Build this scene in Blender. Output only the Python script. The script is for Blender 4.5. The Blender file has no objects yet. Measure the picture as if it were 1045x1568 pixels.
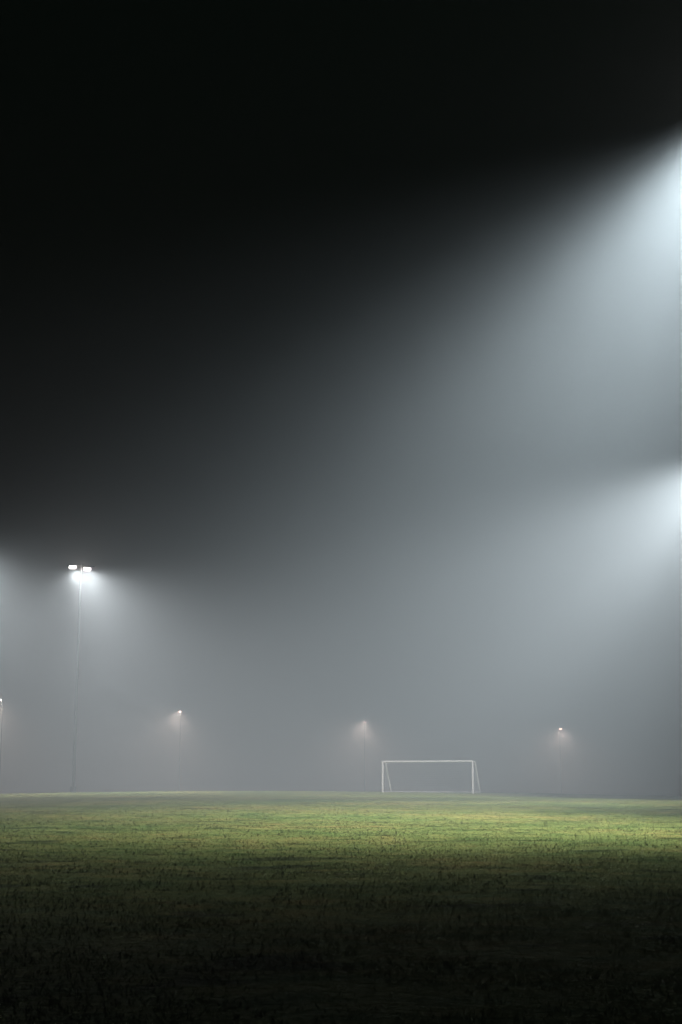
import bpy, bmesh, math, random
import numpy as np
from mathutils import Vector, Matrix
random.seed(4); rng=np.random.default_rng(7)
S=bpy.context.scene
S.view_settings.view_transform='Standard'
S.view_settings.look='None'
S.view_settings.exposure=0
C=S.collection

# ---------------- materials ----------------
def mat(name,col,rough=.6,metal=0,emit=None,es=0,spec=.5):
    m=bpy.data.materials.new(name); m.use_nodes=True
    nt=m.node_tree; b=nt.nodes['Principled BSDF']
    n=nt.nodes.new('ShaderNodeTexNoise'); n.inputs['Scale'].default_value=6; n.inputs['Detail'].default_value=6
    tc=nt.nodes.new('ShaderNodeTexCoord'); nt.links.new(tc.outputs['Object'],n.inputs['Vector'])
    r=nt.nodes.new('ShaderNodeValToRGB'); nt.links.new(n.outputs['Fac'],r.inputs['Fac'])
    r.color_ramp.elements[0].position=.3; r.color_ramp.elements[1].position=.7
    r.color_ramp.elements[0].color=(*[c*.85 for c in col],1); r.color_ramp.elements[1].color=(*col,1)
    nt.links.new(r.outputs['Color'],b.inputs['Base Color'])
    b.inputs['Roughness'].default_value=rough; b.inputs['Metallic'].default_value=metal
    b.inputs['Specular IOR Level'].default_value=spec
    if emit:
        b.inputs['Emission Color'].default_value=(*emit,1); b.inputs['Emission Strength'].default_value=es
    return m
M_paint=mat('white_paint',(.88,.88,.86),.45)
M_steel=mat('weathered_steel',(.035,.037,.037),.9,spec=0)
M_spole=mat('painted_pole',(.035,.035,.035),.9,spec=0)
M_dark=mat('dark_housing',(.06,.06,.065),.5)
M_lens=mat('lit_lens',(.8,.8,.8),.3,0,(.85,.93,1),14)
M_slens=mat('street_lens',(.8,.8,.8),.3,0,(1,.86,.76),40)
M_net=mat('net_cord',(.5,.5,.5),.8)
M_bag=mat('bag_fabric',(.02,.02,.022),.8)

def ground_h(x,y):
    x=np.asarray(x,float); y=np.asarray(y,float)
    t=np.clip(y/118,0,1); t=t*t*(3-2*t)
    crown=np.exp(-((x+6)/38)**2)*.75-.13
    z=t*crown
    z=z+ .03*np.sin(x*.21+1.3)*np.sin(y*.13)+.015*np.sin(x*.6+y*.33)*np.sin(y*.41+.7)
    d=np.clip((y-126)/30,0,1); d=d*d*(3-2*d)
    z=z-d*(1.6+z*.5)
    return z

def grass_mat(name,bump):
    m=bpy.data.materials.new(name); m.use_nodes=True; nt=m.node_tree; N=nt.nodes; L=nt.links
    b=N['Principled BSDF']; b.inputs['Roughness'].default_value=.85; b.inputs['Specular IOR Level'].default_value=.05
    g=N.new('ShaderNodeNewGeometry')
    def noise(s,sc,det=5,out='Fac'):
        mp=N.new('ShaderNodeMapping'); mp.inputs['Scale'].default_value=sc
        L.new(g.outputs['Position'],mp.inputs['Vector'])
        n=N.new('ShaderNodeTexNoise'); n.inputs['Scale'].default_value=s; n.inputs['Detail'].default_value=det
        L.new(mp.outputs[0],n.inputs['Vector']); return n.outputs[out]
    a=noise(.22,(.6,.5,1)); f=noise(2.2,(.6,.8,1),8); w=noise(1.3,(.4,.55,1),6)
    r1=N.new('ShaderNodeValToRGB'); e=r1.color_ramp.elements
    e[0].position=.38; e[0].color=(.11,.18,.04,1); e[1].position=.68; e[1].color=(.38,.29,.09,1)
    e2=e.new(.53); e2.color=(.22,.25,.065,1)
    m1=N.new('ShaderNodeMath'); m1.operation='MULTIPLY'; m1.inputs[1].default_value=.5; L.new(a,m1.inputs[0])
    m2=N.new('ShaderNodeMath'); m2.operation='MULTIPLY_ADD'; m2.inputs[1].default_value=.5; L.new(f,m2.inputs[0]); L.new(m1.outputs[0],m2.inputs[2])
    L.new(m2.outputs[0],r1.inputs['Fac'])
    r2=N.new('ShaderNodeValToRGB'); e=r2.color_ramp.elements
    e[0].position=.32; e[0].color=(.28,.33,.25,1); e[1].position=.43; e[1].color=(1,1,1,1); L.new(w,r2.inputs['Fac'])
    mm=N.new('ShaderNodeMix'); mm.data_type='RGBA'; mm.blend_type='MULTIPLY'; mm.inputs[0].default_value=.9
    L.new(r1.outputs[0],mm.inputs[6]); L.new(r2.outputs[0],mm.inputs[7]); L.new(mm.outputs[2],b.inputs['Base Color'])
    if bump:
        n=noise(7,(1,1,1),10); bp=N.new('ShaderNodeBump'); bp.inputs['Strength'].default_value=.45; bp.inputs['Distance'].default_value=.08
        L.new(n,bp.inputs['Height']); L.new(bp.outputs[0],b.inputs['Normal'])
    else:
        c=noise(9,(1,1,1),4,'Color')
        v1=N.new('ShaderNodeVectorMath'); v1.operation='MULTIPLY_ADD'; v1.inputs[1].default_value=(1.8,1.8,0); v1.inputs[2].default_value=(-.9,-.9,1)
        L.new(c,v1.inputs[0])
        v2=N.new('ShaderNodeVectorMath'); v2.operation='NORMALIZE'; L.new(v1.outputs[0],v2.inputs[0]); L.new(v2.outputs[0],b.inputs['Normal'])
    return m

# ---------------- ground ----------------
ys=np.concatenate([np.linspace(-60,0,20)[:-1],np.linspace(0,160,330)[:-1],np.linspace(160,900,60)])
xs=np.concatenate([np.linspace(-500,-60,30)[:-1],np.linspace(-60,60,180)[:-1],np.linspace(60,500,30)])
X,Y=np.meshgrid(xs,ys); Z=ground_h(X,Y)
V=np.stack([X.ravel(),Y.ravel(),Z.ravel()],1); nx=len(xs); ny=len(ys)
i=np.arange(nx*ny).reshape(ny,nx)
F=np.stack([i[:-1,:-1].ravel(),i[:-1,1:].ravel(),i[1:,1:].ravel(),i[1:,:-1].ravel()],1)
me=bpy.data.meshes.new('ground'); me.from_pydata(V.tolist(),[],F.tolist())
me.polygons.foreach_set('use_smooth',[True]*len(me.polygons))
o=bpy.data.objects.new('ground',me); C.objects.link(o); me.materials.append(grass_mat('turf',True))

# ---------------- grass blades (one mesh) ----------------
n=440000
yy=8*np.exp(rng.random(n)*math.log(130/8))
xx=(rng.random(n)*2-1)*(yy*.3+8)
keep=(np.sin(xx*1.7+np.sin(yy*1.1)*2)+np.sin(yy*2.3+xx*.6)+rng.normal(0,1.2,n))>-1.0
xx=xx[keep]; yy=yy[keep]; n=len(xx)
zz=ground_h(xx,yy)-.01
h=(.02+.042*rng.random(n)**2)*np.clip(1.2-yy/200,.5,1); w=.004+.00028*yy
h[rng.random(n)<.008]*=2.2
a=rng.random(n)*math.tau; lean=rng.normal(0,.65,(n,2))*h[:,None]
P=np.zeros((n,3,3))
P[:,0]=np.stack([xx-np.cos(a)*w,yy-np.sin(a)*w,zz],1)
P[:,1]=np.stack([xx+np.cos(a)*w,yy+np.sin(a)*w,zz],1)
P[:,2]=np.stack([xx+lean[:,0],yy+lean[:,1],zz+h],1)
me=bpy.data.meshes.new('grass'); me.vertices.add(3*n); me.vertices.foreach_set('co',P.ravel())
me.loops.add(3*n); me.loops.foreach_set('vertex_index',np.arange(3*n,dtype=np.int32))
me.polygons.add(n); me.polygons.foreach_set('loop_start',np.arange(0,3*n,3,dtype=np.int32))
me.update(calc_edges=True); me.validate()
me.materials.append(grass_mat('grass_blade',False))
o=bpy.data.objects.new('grass',me); C.objects.link(o)

# ---------------- helpers ----------------
def tube(bm,p,q,r0,r1=None,seg=12,mi=0):
    p=Vector(p);q=Vector(q);r1=r0 if r1 is None else r1
    d=q-p; rot=d.to_track_quat('Z','Y').to_matrix().to_4x4()
    res=bmesh.ops.create_cone(bm,cap_ends=True,segments=seg,radius1=r0,radius2=r1,depth=d.length,
        matrix=Matrix.Translation((p+q)/2)@rot)
    for v in res['verts']:
        for f in v.link_faces: f.material_index=mi
def box(bm,M,sx,sy,sz,mi=0,bev=0):
    res=bmesh.ops.create_cube(bm,size=1,matrix=M@Matrix.Diagonal((sx,sy,sz,1)))
    fs={f for v in res['verts'] for f in v.link_faces}
    for f in fs: f.material_index=mi
    if bev:
        es=list({e for v in res['verts'] for e in v.link_edges})
        bmesh.ops.bevel(bm,geom=es,offset=bev,segments=2,affect='EDGES')
def obj(name,bm,mats,parent=None,loc=(0,0,0)):
    me=bpy.data.meshes.new(name); bm.to_mesh(me); bm.free()
    for m in mats: me.materials.append(m)
    o=bpy.data.objects.new(name,me); C.objects.link(o); o.location=loc
    if parent: o.parent=parent
    return o
def empty(name,loc):
    e=bpy.data.objects.new(name,None); C.objects.link(e); e.location=loc; return e
def spot(par,loc,tgt,power,ang,blend,col,size=.25,name='beam'):
    l=bpy.data.lights.new(name,'SPOT'); l.energy=power; l.spot_size=math.radians(ang); l.spot_blend=blend
    l.color=col; l.shadow_soft_size=size
    o=bpy.data.objects.new(name,l); C.objects.link(o); o.parent=par; o.location=loc
    d=Vector(tgt)-(Vector(par.location)+Vector(loc))
    o.rotation_euler=d.to_track_quat('-Z','Y').to_euler(); return o
def point(par,loc,power,col,name='stray_light'):
    l=bpy.data.lights.new(name,'POINT'); l.energy=power; l.color=col; l.shadow_soft_size=.2
    o=bpy.data.objects.new(name,l); C.objects.link(o); o.parent=par; o.location=loc

BLUE=(.87,.95,1.0)
def floodlight(x,y,top,yaw,beams,stray,offsets=(-.75,.55),size=.5,fw=1.0):
    z0=float(ground_h(x,y))-.1
    e=empty('floodlight_mast',(x,y,z0)); H=top-z0
    bm=bmesh.new(); tube(bm,(0,0,0),(0,0,H+.5),.16,.08,16); tube(bm,(0,0,0),(0,0,.6),.26,.24,16)
    f=Vector((math.cos(yaw),math.sin(yaw),0)); s=Vector((-f.y,f.x,0))
    tube(bm,s*-1.2+Vector((0,0,H+.3)),s*1.2+Vector((0,0,H+.3)),.05)
    obj('pole',bm,[M_steel],e)
    bm=bmesh.new()
    for k in offsets:
        c=s*k+f*.35+Vector((0,0,H+.12-.1*k))
        R=Matrix.Translation(c)@Matrix.Rotation(yaw,4,'Z')@Matrix.Rotation(math.radians(-20),4,'Y')
        box(bm,R,.62,.66,.14,0,.03)
        box(bm,R@Matrix.Translation((.0,0,-.085)),.54,.58,.03,1)
        box(bm,R@Matrix.Translation((-.25,0,.12)),.12,.3,.16,0,.02)
        tube(bm,c+Vector((0,0,.05)),s*k+Vector((0,0,H+.3)),.03)
    obj('lamp_heads',bm,[M_dark,M_lens],e)
    for (t,p,a,b,ks) in beams:
        for k in ks:
            spot(e,f*fw+s*k+Vector((0,0,H-.25)),t,p/len(ks),a,b,BLUE,size)
    if stray: point(e,f*.8+Vector((0,0,H-.1)),stray,(1,.9,.86))
    return e
K=(-.75,.55)
# right touchline masts (just outside the frame), left masts
floodlight(13.4,40.4,22.1,math.radians(150),[((3.5,46,0),50000,92,1,K),((0,37,0),15000,80,1,K[:1]),((-1,59,0),54000,54,1,K[1:])],130)
floodlight(25.1,82,20.8,math.radians(190),[((7,82,0),40000,96,1,K),((-6,106,1),78000,56,1,K),((6.8,114.5,1.5),75000,26,1,K[:1]),((2,66,0),60000,58,1,K)],70)
floodlight(-23.1,125,19.9,math.radians(-75),[((-21,117,0),14000,150,1,K),((-7,107,0),38000,80,1,K)],420,size=.2,fw=.8)
floodlight(-32.5,116,20.3,math.radians(-30),[((-24,112,0),22000,130,1,K),((-16,84,0),48000,56,1,K[:1])],150)

# distant street lamps on the road behind
for (x,y,top) in [(-35.4,150,9.57),(-19,170,9.3),(3.2,195,9.1),(34.2,225,9.25)]:
    z0=float(ground_h(x,y)); e=empty('street_lamp',(x,y,z0)); H=top-z0
    bm=bmesh.new(); tube(bm,(0,0,0),(0,0,H),.055,.035); tube(bm,(0,0,0),(0,0,1),.12,.10)
    tube(bm,(0,0,H),(.0,-1.0,H+.25),.035,.03); obj('pole',bm,[M_spole],e)
    bm=bmesh.new(); R=Matrix.Translation((0,-1.25,H+.22))
    box(bm,R,.3,.7,.14,0,.04); box(bm,R@Matrix.Translation((0,0,-.09)),.24,.55,.05,1)
    obj('lantern',bm,[M_dark,M_slens],e)
    spot(e,(0,-1.8,H-.05),(x-2,y-8,z0),7500*(y/160)**1.4,150,1,(1,.86,.77),.3)

# ---------------- football goal ----------------
gx,gy=6.85,115.0; gz=float(ground_h(gx,gy))
g=empty('football_goal',(gx,gy,gz)); g.rotation_euler=(0,0,math.radians(-20))
W=3.66; Hh=2.44; r=.07
bm=bmesh.new()
for sx in (-1,1):
    x=sx*(W+r)
    tube(bm,(x,0,-.1),(x,0,Hh+.0),r)
    bmesh.ops.create_uvsphere(bm,u_segments=12,v_segments=8,radius=r*1.02,matrix=Matrix.Translation((x,0,Hh+.0)))
tube(bm,(-W-r,0,Hh),(W+r,0,Hh),r)
obj('frame',bm,[M_paint],g)
bm=bmesh.new()
for sx in (-1,1):
    x=sx*(W+r)
    tube(bm,(x,0,Hh),(x,.75,Hh-.03),.035,seg=8)
    tube(bm,(x,.75,Hh-.03),(x,2.2,.04),.05,seg=8)
    tube(bm,(x,0,.04),(x,2.2,.04),.028,seg=8)
tube(bm,(-W-r,2.2,.04),(W+r,2.2,.04),.03,seg=8)
obj('back_supports',bm,[M_paint],g)
pts=[];ed=[]
def line(p,q,sag=0):
    k=6; s=len(pts)
    for j in range(k+1):
        t=j/k; v=Vector(p).lerp(Vector(q),t); v.z-=sag*math.sin(math.pi*t); pts.append(v)
    for j in range(k): ed.append((s+j,s+j+1))
nx_=36
for j in range(nx_+1):
    x=-W+2*W*j/nx_
    line((x,.05,Hh),(x,.75,Hh-.05),.06); line((x,.75,Hh-.05),(x,2.15,.05),.05)
for j in range(14):
    t=j/13; line((-W,.75+1.4*t,(Hh-.05)*(1-t)+.05*t),(W,.75+1.4*t,(Hh-.05)*(1-t)+.05*t),.05)
for sx in (-W,W):
    for j in range(1,12):
        z=Hh*j/12; line((sx,.02,z),(sx,.75+1.4*(1-z/Hh),z),.02)
    for j in range(1,8):
        yq=2.15*j/8; zt=Hh if yq<.75 else Hh*(1-(yq-.75)/1.4); line((sx,yq,.03),(sx,yq,zt),0)
bm=bmesh.new()
for a_,b_ in ed: tube(bm,pts[a_],pts[b_],.004,seg=4)
obj('net',bm,[M_net],g)

# ---------------- bag lying on the grass at the right ----------------
bx,by=12.35,51; e=empty('sports_bag',(bx,by,float(ground_h(bx,by))))
bm=bmesh.new(); R=Matrix.Translation((0,0,.17))
box(bm,R,.75,.34,.33,0,.09)
box(bm,Matrix.Translation((.42,0,.15)),.14,.26,.22,0,.05)
prev=None
for k in range(9):
    t=k/8; p=Vector((-.25+.5*t,-.06,.32+.13*math.sin(math.pi*t)))
    if prev: tube(bm,prev,p,.015,seg=6)
    prev=p
obj('body',bm,[M_bag],e)

# ---------------- fog ----------------
bm=bmesh.new(); bmesh.ops.create_cube(bm,size=1)
fm=bpy.data.materials.new('fog'); fm.use_nodes=True; nt=fm.node_tree; nt.nodes.remove(nt.nodes['Principled BSDF'])
vs=nt.nodes.new('ShaderNodeVolumeScatter'); vs.inputs['Density'].default_value=.0094; vs.inputs['Anisotropy'].default_value=.25
vs.inputs['Color'].default_value=(.81,.94,.985,1)
nt.links.new(vs.outputs[0],nt.nodes['Material Output'].inputs['Volume'])
fo=obj('fog',bm,[fm],None,(0,180,60)); fo.scale=(420,520,140)

# ---------------- world / camera ----------------
w=bpy.data.worlds.new('World'); S.world=w; w.use_nodes=True
bg=w.node_tree.nodes['Background']; bg.inputs[0].default_value=(.0,1,.5,1); bg.inputs[1].default_value=.004
cam=bpy.data.cameras.new('camera'); cam.lens=50; cam.sensor_width=36; cam.clip_end=3000
co=bpy.data.objects.new('camera',cam); C.objects.link(co); co.location=(0,0,1.5)
co.rotation_euler=(math.radians(90+10.69),0,0); S.camera=co
